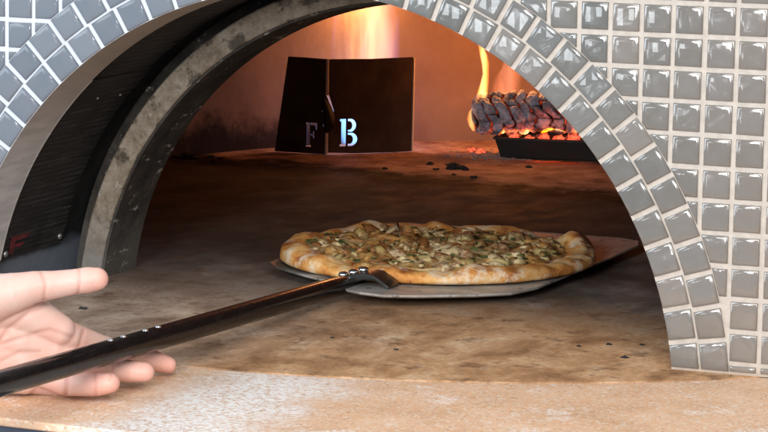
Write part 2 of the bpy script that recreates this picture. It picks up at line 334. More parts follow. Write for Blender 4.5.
# ------------------------------------------------------------------ mesh helpers
class MB:
    def __init__(s): s.v = []; s.f = []; s.a = {}
    def add(s, vs, fs):
        o = len(s.v); s.v += [tuple(p) for p in vs]; s.f += [tuple(i + o for i in f) for f in fs]; return o
    def box(s, c, d, rot=None):
        x, y, z = [q / 2 for q in d]
        P = [Vector(q) for q in ((-x, -y, -z), (x, -y, -z), (x, y, -z), (-x, y, -z), (-x, -y, z), (x, -y, z), (x, y, z), (-x, y, z))]
        if rot is not None: P = [rot @ q for q in P]
        s.add([q + Vector(c) for q in P], [(0, 3, 2, 1), (4, 5, 6, 7), (0, 1, 5, 4), (1, 2, 6, 5), (2, 3, 7, 6), (3, 0, 4, 7)])
    def prism(s, pts, off):                 # closed polygon of 3-D points swept by the vector off
        n = len(pts); off = Vector(off); A = [Vector(p) for p in pts]
        s.add(A + [p + off for p in A], [tuple(range(n))[::-1], tuple(range(n, 2 * n))] + [(i, (i + 1) % n, n + (i + 1) % n, n + i) for i in range(n)])
    def sweep(s, rings, cap=True):
        n = len(rings[0]); vs = [p for r in rings for p in r]; fs = []
        for k in range(len(rings) - 1):
            for i in range(n):
                j = (i + 1) % n; fs.append((k * n + i, k * n + j, (k + 1) * n + j, (k + 1) * n + i))
        if cap: fs += [tuple(range(n))[::-1], tuple((len(rings) - 1) * n + i for i in range(n))]
        s.add(vs, fs)
    def blob(s, c, r, seg=10, rings=7, jit=0., squash=(1, 1, 1), rot=None):
        c = Vector(c); vs = []; fs = []
        off = Vector((random.random() * 50, random.random() * 50, random.random() * 50))
        for i in range(rings + 1):
            th = math.pi * i / rings
            for j in range(seg):
                ph = 2 * math.pi * j / seg
                d = Vector((math.sin(th) * math.cos(ph), math.sin(th) * math.sin(ph), math.cos(th)))
                k = 1 + jit * noise.noise(d * 1.7 + off) * 2
                q = Vector((d.x * squash[0], d.y * squash[1], d.z * squash[2])) * r * k
                if rot is not None: q = rot @ q
                vs.append(c + q)
        for i in range(rings):
            for j in range(seg):
                a, b = i * seg + j, i * seg + (j + 1) % seg
                fs.append((a, a + seg, b + seg, b))
        s.add(vs, fs)
    def build(s, name, mat, parent=None, origin=None, smooth=False, bevel=0., seg=2, angle=40):
        og = Vector(origin) if origin is not None else (parent.get('_og') and Vector(parent['_og']) if parent else None)
        if og is None: og = Vector((0, 0, 0))
        me = bpy.data.meshes.new(name); me.from_pydata([[(p[i] - og[i]) * S for i in range(3)] for p in s.v], [], s.f)
        for k, vals in s.a.items():
            at_ = me.attributes.new(k, 'FLOAT', 'POINT'); at_.data.foreach_set('value', vals)
        me.validate(); bm = bmesh.new(); bm.from_mesh(me)
        bmesh.ops.remove_doubles(bm, verts=bm.verts, dist=1e-6); bmesh.ops.recalc_face_normals(bm, faces=bm.faces); bm.to_mesh(me); bm.free()
        if smooth:
            for p in me.polygons: p.use_smooth = True
        me.materials.append(mat)
        o = bpy.data.objects.new(name, me); col.objects.link(o)
        if parent is not None: o.parent = parent; o['_og'] = list(og)
        else: o.location = og * S; o['_og'] = list(og)
        if bevel:
            b = o.modifiers.new('bevel', 'BEVEL'); b.width = bevel * S; b.segments = seg; b.limit_method = 'ANGLE'; b.angle_limit = R(angle)
            b.harden_normals = False
            for p in me.polygons: p.use_smooth = True
            try: me.set_sharp_from_angle(angle=R(60))
            except Exception: pass
        return o
def tag(o, label, cat, group=None, kind=None):
    if label: o['label'] = label
    if cat: o['category'] = cat
    if group: o['group'] = group
    if kind: o['kind'] = kind
    return o
def thing(name, loc, label, cat, group=None):
    o = bpy.data.objects.new(name, None); o.empty_display_size = .02; col.objects.link(o); o.location = Vector(loc) * S; o['_og'] = list(loc)
    return tag(o, label, cat, group)

# ------------------------------------------------------------------ setting: hearth floor and stone ledge
ZC = -1.318; R0 = 12.588            # centre height and radius of the mouth
def arcpts(cx, cy, r, a0, a1, n): return [(cx + r * math.cos(R(a0 + (a1 - a0) * i / n)), cy + r * math.sin(R(a0 + (a1 - a0) * i / n))) for i in range(n + 1)]
mb = MB()
fr = arcpts(-1, 19, 25, -150, -30, 60)
pts = [(p[0], p[1], 0) for p in fr] + [(34, 62, 0), (-34, 62, 0)]
pts = [(-34, fr[0][1], 0)] + pts[:-2] + [(34, fr[-1][1], 0), (34, 62, 0), (-34, 62, 0)]
mb.prism([(x, y, -.9) for x, y, z in pts], (0, 0, .9))
o = mb.build('hearth_floor', M_HEARTH); tag(o, 'brown soot-stained fire clay floor reaching from the ledge to the back of the oven', None, kind='structure')
mb = MB()
inn = arcpts(-1, 19, 25.02, -150, -30, 60); outr = arcpts(0, 20, 35.0, -150, -30, 60)
def ledge_z(k): return -.02 + .0 * k
n = len(inn)
vs = [(x, y, -.03) for x, y in inn] + [(x, y, -.03) for x, y in outr] + [(x, y, -.28) for x, y in outr] + [(x, y, -.28) for x, y in inn]
fs = []
for i in range(n - 1):
    for k in range(4):
        a, b = k * n + i, ((k + 1) % 4) * n + i
        fs.append((a, a + 1, b + 1, b))
mb.add(vs, fs)
o = mb.build('stone_ledge', M_SLAB, bevel=.05, seg=2); tag(o, 'pale speckled stone ledge with floury patches in front of the oven mouth', None, kind='structure')
mb = MB()
a = arcpts(0, 20, 34.9, -150, -30, 60); b = arcpts(0, 20, 34.0, -150, -30, 60)
vs = [(x, y, -.29) for x, y in a] + [(x, y, -14) for x, y in a] + [(x, y, -14) for x, y in b] + [(x, y, -.29) for x, y in b]
mb.add(vs, fs); o = mb.build('oven_base_front', M_COUNTER); tag(o, 'dark blue-grey curved front of the base under the stone ledge', 'base')

# ------------------------------------------------------------------ the oven
oven = thing('pizza_oven', (0, 0, 0), 'wood and gas fired pizza oven with glossy grey mosaic tiles round its arched mouth', 'pizza oven')
RB = 14.38                          # outer radius of the two rings of arch tiles
# facade wall (grout bed) with the arched hole
mb = MB()
N = 120; a0 = math.asin(-ZC / R0)
ang = [a0 + (math.pi - 2 * a0) * i / N for i in range(N + 1)]
inner = [(R0 * math.cos(t), ZC + R0 * math.sin(t)) for t in ang]
def outer_pt(t):
    # ray from the arch centre to a big rectangle
    X, Z = 44., 31.; c, s_ = math.cos(t), math.sin(t)
    k = min(X / abs(c) if abs(c) > 1e-6 else 1e9, (Z - ZC) / s_ if s_ > 1e-6 else 1e9)
    return (k * c, ZC + k * s_)
outer = [outer_pt(t) for t in ang]; outer[0] = (44., inner[0][1]); outer[-1] = (-44., inner[-1][1])
outer[0] = (44, 0.0); outer[-1] = (-44, 0.0)
n = N + 1
vs = [(x, 0, max(z, 0)) for x, z in inner] + [(x, 0, max(z, 0)) for x, z in outer] + [(x, 1.0, max(z, 0)) for x, z in inner] + [(x, 1.0, max(z, 0)) for x, z in outer]
fs = []
for i in range(N):
    fs += [(i, i + 1, n + i + 1, n + i), (2 * n + i, 3 * n + i, 3 * n + i + 1, 2 * n + i + 1), (i, 2 * n + i, 2 * n + i + 1, i + 1), (n + i, n + i + 1, 3 * n + i + 1, 3 * n + i)]
mb.add(vs, fs); mb.build('front_wall', M_GROUT, oven)

def tile(mb, poly, h=.075, tilt=.016):
    """pillow-topped glass tile from a convex polygon (x, z), standing out of the wall towards -Y"""
    n = len(poly); cx = sum(p[0] for p in poly) / n; cz = sum(p[1] for p in poly) / n
    size = min(max(p[0] for p in poly) - min(p[0] for p in poly), max(p[1] for p in poly) - min(p[1] for p in poly))
    q = []
    for p in poly:
        if not q or math.hypot(p[0] - q[-1][0], p[1] - q[-1][1]) > .03: q.append(p)
    if len(q) > 2 and math.hypot(q[0][0] - q[-1][0], q[0][1] - q[-1][1]) <= .03: q.pop()
    poly = q; n = len(poly)
    if n < 3: return
    cx = sum(p[0] for p in poly) / n; cz = sum(p[1] for p in poly) / n
    inr = min(abs((poly[(i + 1) % n][0] - poly[i][0]) * (cz - poly[i][1]) - (poly[(i + 1) % n][1] - poly[i][1]) * (cx - poly[i][0])) / math.hypot(poly[(i + 1) % n][0] - poly[i][0], poly[(i + 1) % n][1] - poly[i][1]) for i in range(n))
    if inr < .06: return
    tx, tz = random.uniform(-tilt, tilt), random.uniform(-tilt, tilt)
    reg = n == 4 and size > .8
    def inset(d):
        out = []
        if not reg: return [(cx + (p[0] - cx) * (1 - d / inr), cz + (p[1] - cz) * (1 - d / inr)) for p in poly]
        for i in range(n):
            p0, p1, p2 = poly[i - 1], poly[i], poly[(i + 1) % n]
            e1 = Vector((p1[0] - p0[0], p1[1] - p0[1])); e2 = Vector((p2[0] - p1[0], p2[1] - p1[1]))
            if e1.length < 1e-6 or e2.length < 1e-6: out.append(p1); continue
            e1.normalize(); e2.normalize(); n1 = Vector((-e1.y, e1.x)); n2 = Vector((-e2.y, e2.x))
            b = n1 + n2; L = max(b.dot(n1), .22); b = b / L
            out.append((p1[0] + b.x * d, p1[1] + b.y * d))
        return out
    d0 = min(1, inr / .26)
    lev = [(0, 0.01), (0, -(h - .045)), (.02, -(h - .020)), (.06, -h + .004), (.11, -h - .008), (.16, -h - .010)]
    vs = []
    for d, y in lev:
        vs += [(x, y + (x - cx) * tx + (z - cz) * tz if y < 0 else y, z) for x, z in inset(d * d0)]
    vs.append((cx, -h - .010, cz))
    fs = []
    for k in range(len(lev) - 1):
        for i in range(n):
            j = (i + 1) % n; fs.append((k * n + i, k * n + j, (k + 1) * n + j, (k + 1) * n + i))
    L = (len(lev) - 1) * n
    for i in range(n): fs.append((L + i, L + (i + 1) % n, L + n))
    mb.add(vs, fs)
def clip(poly, px, pz, nx, nz):        # keep the side where (p - P).n > 0
    out = []
    for i in range(len(poly)):
        a, b = poly[i], poly[(i + 1) % len(poly)]
        da = (a[0] - px) * nx + (a[1] - pz) * nz; db = (b[0] - px) * nx + (b[1] - pz) * nz
        if da >= 0: out.append(a)
        if (da >= 0) != (db >= 0):
            t = da / (da - db); out.append((a[0] + (b[0] - a[0]) * t, a[1] + (b[1] - a[1]) * t))
    return out
mb = MB(); TW = .845
for side, u0, v0 in ((1, 13.257, 10.347), (-1, -10.667, 9.872)):
    for i in range(-60, 60):
        for j in range(-30, 30):
            cx = u0 + i + .5; cz = v0 - j - .5
            if cx * side < (.35 if side > 0 else .1) or abs(cx) > 43 or cz < -.4 or cz > 30.4: continue
            if abs(cx) > 30 or cz > 22: 
                if (abs(cx) > 34 or cz > 24): continue
            cx += random.uniform(-.012, .012); cz += random.uniform(-.012, .012); g = random.uniform(-.008, .008); hw = TW / 2
            poly = [(cx + (sx_ * math.cos(g) - sz_ * math.sin(g)) * hw, cz + (sx_ * math.sin(g) + sz_ * math.cos(g)) * hw) for sx_, sz_ in ((-1, -1), (1, -1), (1, 1), (-1, 1))]
            if cz < 1.0: poly = clip(poly, 0, .10, 0, 1)
            if len(poly) < 3: continue
            d = math.hypot(cx, cz - ZC)
            if d < RB + .9:
                t = math.atan2(cz - ZC, cx); poly = clip(poly, (RB + .06) * math.cos(t), ZC + (RB + .06) * math.sin(t), math.cos(t), math.sin(t))
            if len(poly) < 3: continue
            tile(mb, poly)
mb.build('wall_tiles', M_TILE, oven, smooth=True)
mb = MB()
for (r1, r2, t0, step) in ((12.60, 13.46, 9.80, 4.58), (13.54, 14.40, 9.56, 4.27)):
    k = -1
    while True:
        ta = t0 + step * k; tb = ta + step
        if ta > 176: break
        tm = R((ta + tb) / 2); rm = (r1 + r2) / 2
        hw = (1 - .125) / 2 * (1.0 if step > 4.4 else 1.0)
        g = random.uniform(-.012, .012)
        e_r = Vector((math.cos(tm + g), math.sin(tm + g))); e_t = Vector((-math.sin(tm + g), math.cos(tm + g)))
        c = Vector((math.cos(tm), math.sin(tm))) * rm + Vector((0, ZC)); hh = (r2 - r1) / 2
        poly = [c + e_r * a * hh + e_t * b * hw * (1.0 + .035 * a) for a, b in ((-1, -1), (1, -1), (1, 1), (-1, 1))]
        poly = [(p.x, p.y) for p in poly]; poly = clip(poly, 0, .09, 0, 1)
        if len(poly) >= 3: tile(mb, poly, h=.09, tilt=.003 if r1 < 13 else .016)
        k += 1
mb.build('arch_tiles', M_TILE, oven, smooth=True)

def barrel(rin, rout, y0, y1, cx=0., n=96, rin1=None, zmin=0.):
    """arched band from floor to floor, between two radii and two depths"""
    mb = MB(); rin1 = rin if rin1 is None else rin1
    rings = []
    for i in range(n + 1):
        prof = []
        for (r, y) in ((rin, y0), (rin1, y1), (rout, y1), (rout, y0)):
            t0_ = math.asin(min(1, (zmin - ZC) / r)); t = t0_ + (math.pi - 2 * t0_) * i / n
            prof.append((cx + r * math.cos(t), y, ZC + r * math.sin(t)))
        rings.append(prof)
    mb.sweep(rings); return mb
barrel(12.585, 12.75, .03, 2.5).build('mouth_trim', M_TRIM, oven, smooth=False)
barrel(12.78, 13.1, 1.02, 9.2).build('vestibule_liner', M_LINER, oven)
# sheet with the red letter, riveted to the liner (left cheek), and the one above it
def cyl(th, y, r): return (r * math.cos(th), y, ZC + r * math.sin(th))
def sheet(z0, z1, y0, y1, r, t=.05, left=True):
    mb = MB(); t0_, t1_ = math.asin((z0 - ZC) / r), math.asin((z1 - ZC) / r)
    if left: t0_, t1_ = math.pi - t0_, math.pi - t1_
    rings = []
    for i in range(41):
        t_ = t0_ + (t1_ - t0_) * i / 40
        rings.append([cyl(t_, y0, r), cyl(t_, y1, r), cyl(t_, y1, r + t), cyl(t_, y0, r + t)])
    mb.sweep(rings); return mb
panel = sheet(1.25, 7.7, 2.55, 7.24, 12.62).build('side_panel', M_SHEET, oven)
sheet(1.25, 7.7, 2.50, 2.545, 12.57, .12).build('panel_edge', M_EDGE, panel)
def rivet_at(y, z, parent, rr=.14):
    th = math.pi - math.asin((z - ZC) / 12.62); p = cyl(th, y, 12.60); n_ = Vector((math.cos(th), 0, math.sin(th)))
    m_ = MB(); q = Vector((0, 0, 1)).rotation_difference(n_).to_matrix(); m_.blob(p, rr, 12, 8, squash=(1, 1, .6), rot=q); m_.build('rivet', M_RIVET2, parent, smooth=True)
for y, z in ((2.85, 1.42), (6.9, 1.50), (4.55, 6.88), (6.4, 6.83)): rivet_at(y, z, panel, .13 if z < 3 else .06)
rp = sheet(1.25, 7.7, 2.55, 7.24, 12.62, left=False).build('side_panel', M_SHEET, oven)
# a second sheet overlaps above, its lower corner lifted
mb = sheet(7.74, 11.0, 2.9, 7.1, 12.66, .04); mb.build('upper_sheet', M_SHEET, oven)
# red letter F painted on the side panel
def on_panel(y, z, r=12.605): th = math.pi - math.asin((z - ZC) / 12.62); return cyl(th, y, r)
mb = MB()
def pquad(y0, y1, z0, z1):
    mb.add([on_panel(y0, z0), on_panel(y1, z0), on_panel(y1, z1), on_panel(y0, z1)], [(0, 1, 2, 3)])
pquad(3.05, 3.42, 1.36, 2.0); pquad(3.45, 4.35, 1.82, 2.0); pquad(3.45, 4.1, 1.56, 1.70)
mb.build('red_lettering', M_RED, panel)

# iron ring of the oven mouth
XR = .83
ringo = barrel(11.80, 12.62, 7.35, 9.0, XR, 120, 11.66)
for i, p in enumerate(ringo.v):       # hammered, slightly uneven
    d = noise.noise(Vector(p) * .9) * .05; ringo.v[i] = (p[0] * (1 + d * .05), p[1] + d * .6, p[2])
ring = ringo.build('mouth_ring', M_RING, oven, bevel=.07, seg=2)
b2 = barrel(11.70, 11.78, 7.44, 9.9, XR, 120, 11.60)
b2.build('ring_lining', M_RINGIN, ring)
# front plate between liner and dome (closes the dome towards the room)
mb = MB(); n = N + 1
t0_ = math.asin(-ZC / 12.3)
angs = [t0_ + (math.pi - 2 * t0_) * i / N for i in range(N + 1)]
vi = [(XR + 12.3 * math.cos(t), 9.05, ZC + 12.3 * math.sin(t)) for t in angs]
def opt(t):
    X, Z = 30., 26.; c, s_ = math.cos(t), math.sin(t); k = min(X / max(abs(c), 1e-6), (Z - ZC) / max(s_, 1e-6)); return (XR + k * c, 9.05, max(0, ZC + k * s_))
vo = [opt(t) for t in angs]; vo[0] = (XR + 30, 9.05, 0); vo[-1] = (XR - 30, 9.05, 0)
mb.add(vi + vo + [(x, 9.5, z) for x, y, z in vi + vo], [f for i in range(N) for f in ((i, i + 1, n + i + 1, n + i), (2 * n + i, 3 * n + i, 3 * n + i + 1, 2 * n + i + 1), (i, 2 * n + i, 2 * n + i + 1, i + 1))])
mb.build('dome_front', M_RINGIN, oven)
# the dome
mb = MB(); prof = [(25.5, -.05), (25.6, 2), (25.55, 4.5), (25.2, 7.5), (24.0, 11), (21.5, 14.2), (17.5, 16.8), (12, 18.6), (6, 19.5), (.01, 19.8)]
SEG = 96; rings = []
for j, (r, z) in enumerate(prof):
    row = []
    for i in range(SEG):
        t = 2 * math.pi * i / SEG; k = 1 + .004 * noise.noise(Vector((math.cos(t) * 4, math.sin(t) * 4, z * .3)))
        row.append((XR + r * k * math.cos(t), 33 + r * k * math.sin(t), z))
    rings.append(row)
vs = [p for r_ in rings for p in r_]; fs = []
for j in range(len(prof) - 1):
    for i in range(SEG):
        k = (i + 1) % SEG; q = (j * SEG + i, j * SEG + k, (j + 1) * SEG + k, (j + 1) * SEG + i)
        if sum(vs[a][1] for a in q) / 4 < 9.7 or (sum(vs[a][1] for a in q) / 4 < 13.5 and max(vs[a][2] for a in q) < 14.5): continue
        fs.append(q)
mb.add(vs, fs); mb.build('dome_wall', M_DOME, oven, smooth=True)

# ------------------------------------------------------------------ burner guard with the cut-out letters
G0, G1, G2 = Vector((-20.07, 44.9, 0)), Vector((-17.37, 45.08, 0)), Vector((-14.1, 48.2, 0))
GH = 4.75
guard = thing('burner_guard', (-17.3, 46.2, 0), 'black folded steel guard with cut-out letters F and B, in front of the gas flame', 'burner guard')
def plate(name, A, dirv, outline, holes, t=.10):
    """flat plate standing on the floor: outline and holes are (s, z) lists, s along dirv from A"""
    cu = bpy.data.curves.new(name, 'CURVE'); cu.dimensions = '2D'; cu.fill_mode = 'BOTH'; cu.extrude = t / 2 * S; cu.resolution_u = 1
    for pl in [outline] + holes:
        sp = cu.splines.new('POLY'); sp.points.add(len(pl) - 1)
        for p, (a, b) in zip(sp.points, pl): p.co = (a * S, b * S, 0, 1)
        sp.use_cyclic_u = True
    tmp = bpy.data.objects.new('tmp', cu); col.objects.link(tmp)
    dg = bpy.context.evaluated_depsgraph_get(); me = bpy.data.meshes.new_from_object(tmp.evaluated_get(dg)); bpy.data.objects.remove(tmp)
    me.name = name; me.materials.clear(); me.materials.append(M_GUARD)
    d = dirv.normalized(); nrm = Vector((d.y, -d.x, 0)); og = Vector(guard['_og'])
    for v in me.vertices:
        q = A * S + d * v.co.x + Vector((0, 0, v.co.y)) + nrm * v.co.z
        v.co = q - og * S
    for p in me.polygons: p.use_smooth = False
    o = bpy.data.objects.new(name, me); col.objects.link(o); o.parent = guard; o['_og'] = list(og); return o
def arc(cx, cz, rx, rz, a0_, a1_, n=10): return [(cx + rx * math.cos(R(a0_ + (a1_ - a0_) * i / n)), cz + rz * math.sin(R(a0_ + (a1_ - a0_) * i / n))) for i in range(n + 1)]
# stencil B: a stem with serifs and two bowls, three separate cut-outs each bridged at the stem
def shift(pl, dx, dz, k=1., kz=None): return [(dx + a * k, dz + b * (kz or k)) for a, b in pl]
B_stem = [(0, 0), (.38, 0), (.38, 1.4), (0, 1.4), (0, 1.30), (.08, 1.27), (.08, .13), (0, .10)]
B_up = [(.46, 1.4)] + arc(.60, 1.06, .36, .34, 90, -75, 10) + [(.46, .76), (.46, .84)] + arc(.56, 1.06, .15, .22, -90, 90, 8) + [(.46, 1.28)]
B_lo = [(.46, .69)] + arc(.62, .345, .42, .345, 78, -90, 10) + [(.46, 0), (.46, .12)] + arc(.58, .35, .18, .23, -90, 90, 8) + [(.46, .58)]
F_stem = [(0, 0), (.44, 0), (.44, .10), (.36, .14), (.36, 1.4), (0, 1.4), (0, 1.30), (.08, 1.26), (.08, .14), (0, .10)]
F_top = [(.44, 1.4), (.98, 1.4), (.98, 1.0), (.88, 1.0), (.82, 1.24), (.44, 1.26)]
F_mid = [(.44, .78), (.60, .78), (.66, .92), (.74, .92), (.74, .50), (.66, .50), (.60, .64), (.44, .64)]
rl = (G2 - G1).length; ll = (G1 - G0).length
hb = [shift(q, .66, .40, .93, .97) for q in (B_stem, B_up, B_lo)]
hf = [shift(q, 1.62, .36, .60, .86) for q in (F_stem, F_top, F_mid)]
# flame-shaped notch shared by the two plates along the fold
notch_r = [(.05, 1.05), (.16, 1.25), (.30, 1.75), (.36, 2.15), (.28, 2.55), (.12, 2.75), (.20, 2.35), (.12, 2.05), (.02, 1.8)]
pr = plate('right_plate', G1, G2 - G1, [(.05, .12), (1.4, .04), (3.6, .02), (rl, .05), (rl, GH), (2.2, GH - .05), (.05, GH - .02), (.05, 3.05), (.22, 2.6), (.36, 2.2), (.30, 1.7), (.16, 1.3), (.05, 1.1)], hb)
pl = plate('left_plate', G0, G1 - G0, [(0, .05), (ll - .05, .02), (ll - .05, 1.1), (ll - .20, 1.45), (ll - .12, 1.9), (ll - .26, 2.15), (ll - .20, 2.6), (ll - .05, 3.1), (ll - .05, GH - .02), (ll - 1.3, GH + .02), (.66, GH + .03)], hf)
# curled tongue of metal left standing in the flame-shaped notch
mb = MB(); rings = []
for i in range(15):
    t = i / 14; z = 1.08 + 1.95 * t; wd = .31 * max(0, math.sin(math.pi * min(1, t * 1.02))) ** .45 + .03; tw = R(20 + 50 * t)
    c = G1 + Vector((.02 + .12 * math.sin(t * 5), -.06, z)); d = Vector((math.cos(tw), math.sin(tw) * .6, 0))
    rings.append([c - d * wd + Vector((0, -.03, 0)), c + Vector((0, -.05, 0)), c + d * wd + Vector((0, -.03, 0)), c + Vector((0, .0, 0))])
mb.sweep(rings); mb.build('flame_emblem', M_TRAY, guard, smooth=True)
# pale strips on the fold; firelight through the gap put into their colour
for z0, z1 in ((.0, 1.15), (2.95, GH)):
    mb = MB(); mb.box(G1 + Vector((0.0, -.05, (z0 + z1) / 2)), (.12, .06, z1 - z0)); mb.build('lit_fold_strip', M_SEAM, guard)
mb = MB(); d = (G2 - G1).normalized(); mb.box(G2 + Vector((0.05, .06, GH / 2)), (.06, .12, GH - .1)); mb.build('return_edge', M_SEAM, guard)

# ------------------------------------------------------------------ fire
def flame(name, path, radii, mat, label, flat=1., n=14, group=None, rough=.15):
    mb = MB(); rings = []
    for (p, r) in zip(path, radii):
        rings.append([(p[0] + r * math.cos(2 * math.pi * i / n) * (1 + rough * math.sin(3 * i + p[2])), p[1] + r * flat * math.sin(2 * math.pi * i / n), p[2]) for i in range(n)])
    mb.sweep(rings); o = mb.build(name, mat, origin=path[0], smooth=True); tag(o, label, 'flame', group); return o
flame('gas_flame', [(-16.95, 49.3, .1), (-16.95, 49.3, 1.2), (-17.0, 49.3, 3), (-17.05, 49.3, 5), (-17.05, 49.3, 7), (-16.9, 49.3, 9.5), (-16.8, 49.3, 12.5)], [1.25, 1.7, 1.85, 1.8, 1.78, 1.6, .7], M_GAS,
      'broad yellow and violet gas flame rising behind the black guard', .75, 20, rough=.04)
P = [at(481, 104, 48.3), at(482, 95, 48.3), at(484.5, 84, 48.3), at(486, 74, 48.3), at(485.5, 64, 48.3), at(483.5, 55, 48.3), at(481, 47, 48.3), at(479, 41, 48.3), at(478, 37, 48.3)]
flame('wood_flame', P, [.22, .27, .22, .17, .19, .19, .14, .07, .01], M_FIRE, 'tall thin yellow-white flame rising from the left end of the burning log', .8, 12)
P = [at(508, 100, 49.4), at(506, 90, 49.4), at(508, 80, 49.4), at(512, 70, 49.4), at(511, 60, 49.4), at(508, 48, 49.4)]
flame('wood_flame', P, [.5, .75, .72, .6, .4, .05], M_FAINT, 'faint reddish flame behind the middle of the burning log', .8, 12)
P = [at(474, 131, 47.6), at(472, 126, 47.6), at(469.5, 119, 47.6), at(470, 112, 47.6), at(473, 107, 47.6)]
flame('wood_flame', P, [.08, .15, .13, .07, .01], M_FIRE, 'small flame licking round the left end of the burning log', .7, 12)
P = [at(542, 133, 47.9), at(547, 130, 47.9), at(553, 128.5, 47.9), at(560, 130.5, 47.9), at(568, 133, 47.9)]
flame('wood_flame', P, [.06, .16, .20, .15, .03], M_FIRE, 'low bright flame under the belly of the burning log, above the tray', .7, 12)

# burning log
la, lb_ = Vector((-11.05, 48.5, 2.08)), Vector((-3.4, 50.6, 2.42)); ax = (lb_ - la); L = ax.length; ax.normalize()
e1 = ax.cross(Vector((0, 0, 1))).normalized(); e2 = ax.cross(e1).normalized() * -1
mb = MB(); nu, nv = 330, 150; cr, hot, vs, fs = [], [], [], []
ringpos = [0.0]; 
while ringpos[-1] < L: ringpos.append(ringpos[-1] + random.uniform(.44, .70))
colpos = {k: sorted([random.uniform(0, .8) + q * 1.0 for q in range(6)]) for k in range(len(ringpos))}
for iu in range(nu + 1):
    s_ = L * iu / nu
    for iv in range(nv):
        ph = 2 * math.pi * iv / nv
        wob = noise.noise(Vector((math.cos(ph) * 1.6, math.sin(ph) * 1.6, s_ * .5))) * .30 + noise.noise(Vector((math.cos(ph) * 5, math.sin(ph) * 5, s_ * 2))) * .10
        ss = s_ + wob + .35 * math.sin(ph)
        k = max([i for i, q in enumerate(ringpos) if q <= ss] or [0]); nxt = ringpos[k + 1] if k + 1 < len(ringpos) else L + 1
        d1 = min(abs(ss - ringpos[k]), abs(nxt - ss))
        cp = [c / 6 * 2 * math.pi for c in colpos[k]]
        d2 = min(abs(((ph - c + math.pi) % (2 * math.pi)) - math.pi) for c in cp) * 1.0
        c1_ = math.exp(-(d1 / .10) ** 2); c2_ = math.exp(-(d2 / .09) ** 2) * .7
        c_ = max(c1_, c2_) * (.75 + .6 * noise.noise(Vector((s_ * 1.3, math.cos(ph) * 2, math.sin(ph) * 2 + 7)))); c_ = max(0., min(1., c_))
        end = min(s_, L - s_); er = math.sqrt(max(0, 1 - (1 - min(end / .55, 1)) ** 2)) if end < .55 else 1
        r = 1.02 * (1 + .20 * noise.noise(Vector((s_ * .4, math.cos(ph), math.sin(ph))))) * (.25 + .75 * er) - .21 * c_ + .05 * (1 - c_) + .10 * noise.fractal(Vector((s_ * 2.2, math.cos(ph) * 2.4, math.sin(ph) * 2.4)), .8, 2.2, 5) * 1.3
        p = la + ax * s_ + (e1 * math.cos(ph) + e2 * math.sin(ph)) * r
        vs.append(p); cr.append(c_); zz = -(p.z - (la.z + (lb_.z - la.z) * s_ / L)) / 1.0
        hot.append(max(0., min(1., (zz - .45) * 2.2)) )
for iu in range(nu):
    for iv in range(nv):
        a, b = iu * nv + iv, iu * nv + (iv + 1) % nv; fs.append((a, b, b + nv, a + nv))
fs += [tuple(range(nv))[::-1], tuple(nu * nv + i for i in range(nv))]
mb.add(vs, fs); mb.a = {'crack': cr, 'hot': hot}
o = mb.build('burning_log', M_LOG, origin=la, smooth=True); tag(o, 'charred ash-grey log with glowing cracks, burning on the black iron tray', 'log')

# iron tray under the log
tray = thing('log_tray', (-6, 49.4, 0), 'black iron trough tray on the oven floor holding the burning log', 'tray')
def trap(z, gx, gy): # rectangle growing with height; corners
    u = Vector((.985, .17, 0)); v = Vector((-.17, .985, 0)); c = Vector((-5.6, 49.85, z))
    return [c - u * (3.95 + gx) - v * (1.35 + gy), c + u * (3.95 + gx) - v * (1.35 + gy), c + u * (3.95 + gx) + v * (1.35 + gy), c - u * (3.95 + gx) + v * (1.35 + gy)]
mb = MB(); mb.sweep([trap(.06, 0, 0), trap(.98, .28, .22), trap(.98, .16, .10), trap(.16, -.12, -.12)]); mb.build('trough', M_TRAY, tray, bevel=.03)
mb = MB(); mb.sweep([trap(.98, .36, .30), trap(1.06, .36, .30), trap(1.06, .14, .08), trap(.98, .14, .08), trap(.98, .36, .30)], cap=False); mb.build('rim', M_TRAY, tray)
# embers in the tray and spilled ones
for i in range(9):
    mb = MB(); p = Vector((-8.9 + i * .72, 48.75 + i * .12 + random.uniform(-.05, .15), 1.02 + random.uniform(-.1, .05))); mb.blob(p, random.uniform(.16, .32), 8, 6, .35, (1.2, .9, .7))
    o = mb.build('ember', M_EMBER, origin=p, smooth=False); tag(o, 'glowing ember lying in the tray under the burning log', 'ember', 'embers in the tray under the log')
for i in range(9):
    mb = MB(); p = Vector((-11.1 + random.uniform(-.5, .8), 49.6 + random.uniform(-.7, .8), .1)); mb.blob(p, random.uniform(.07, .17), 8, 6, .35, (1.2, 1., .5))
    o = mb.build('ember', M_EMBER, origin=p); tag(o, 'small red ember on the oven floor left of the iron tray', 'ember', 'embers spilled beside the tray')
mb = MB()
for i in range(170):
    p = Vector((random.gauss(-9.9, .9), 48.6 + random.gauss(0, .7), .02))
    if p.x > -9.3 and p.y > 48.1: p.y = 47.9 - random.random() * .4
    mb.blob(p, random.uniform(.04, .13), 6, 4, .3, (1.2, 1., .5))
o = mb.build('ash', M_ASH); tag(o, 'grey ash crumbs spilled round the left foot of the iron tray', 'ash', kind='stuff')
def crumb(x, y, r, label, group=None):
    mb = MB(); mb.blob((x, y, r * .3), r, 9, 6, .45, (1.3, 1.0, .45)); o = mb.build('charcoal_crumb', M_COAL, origin=(x, y, 0)); tag(o, label, 'charcoal crumb', group)
crumb(-9.95, 43.0, .36, 'biggest black charcoal crumb, on the oven floor in front of the tray')
crumb(-22.6, 40.4, .34, 'black charcoal crumb by the foot of the left oven wall')
crumb(-8.55, 1.4, .10, 'tiny black crumb on the floor between the thumb and the peel pole')
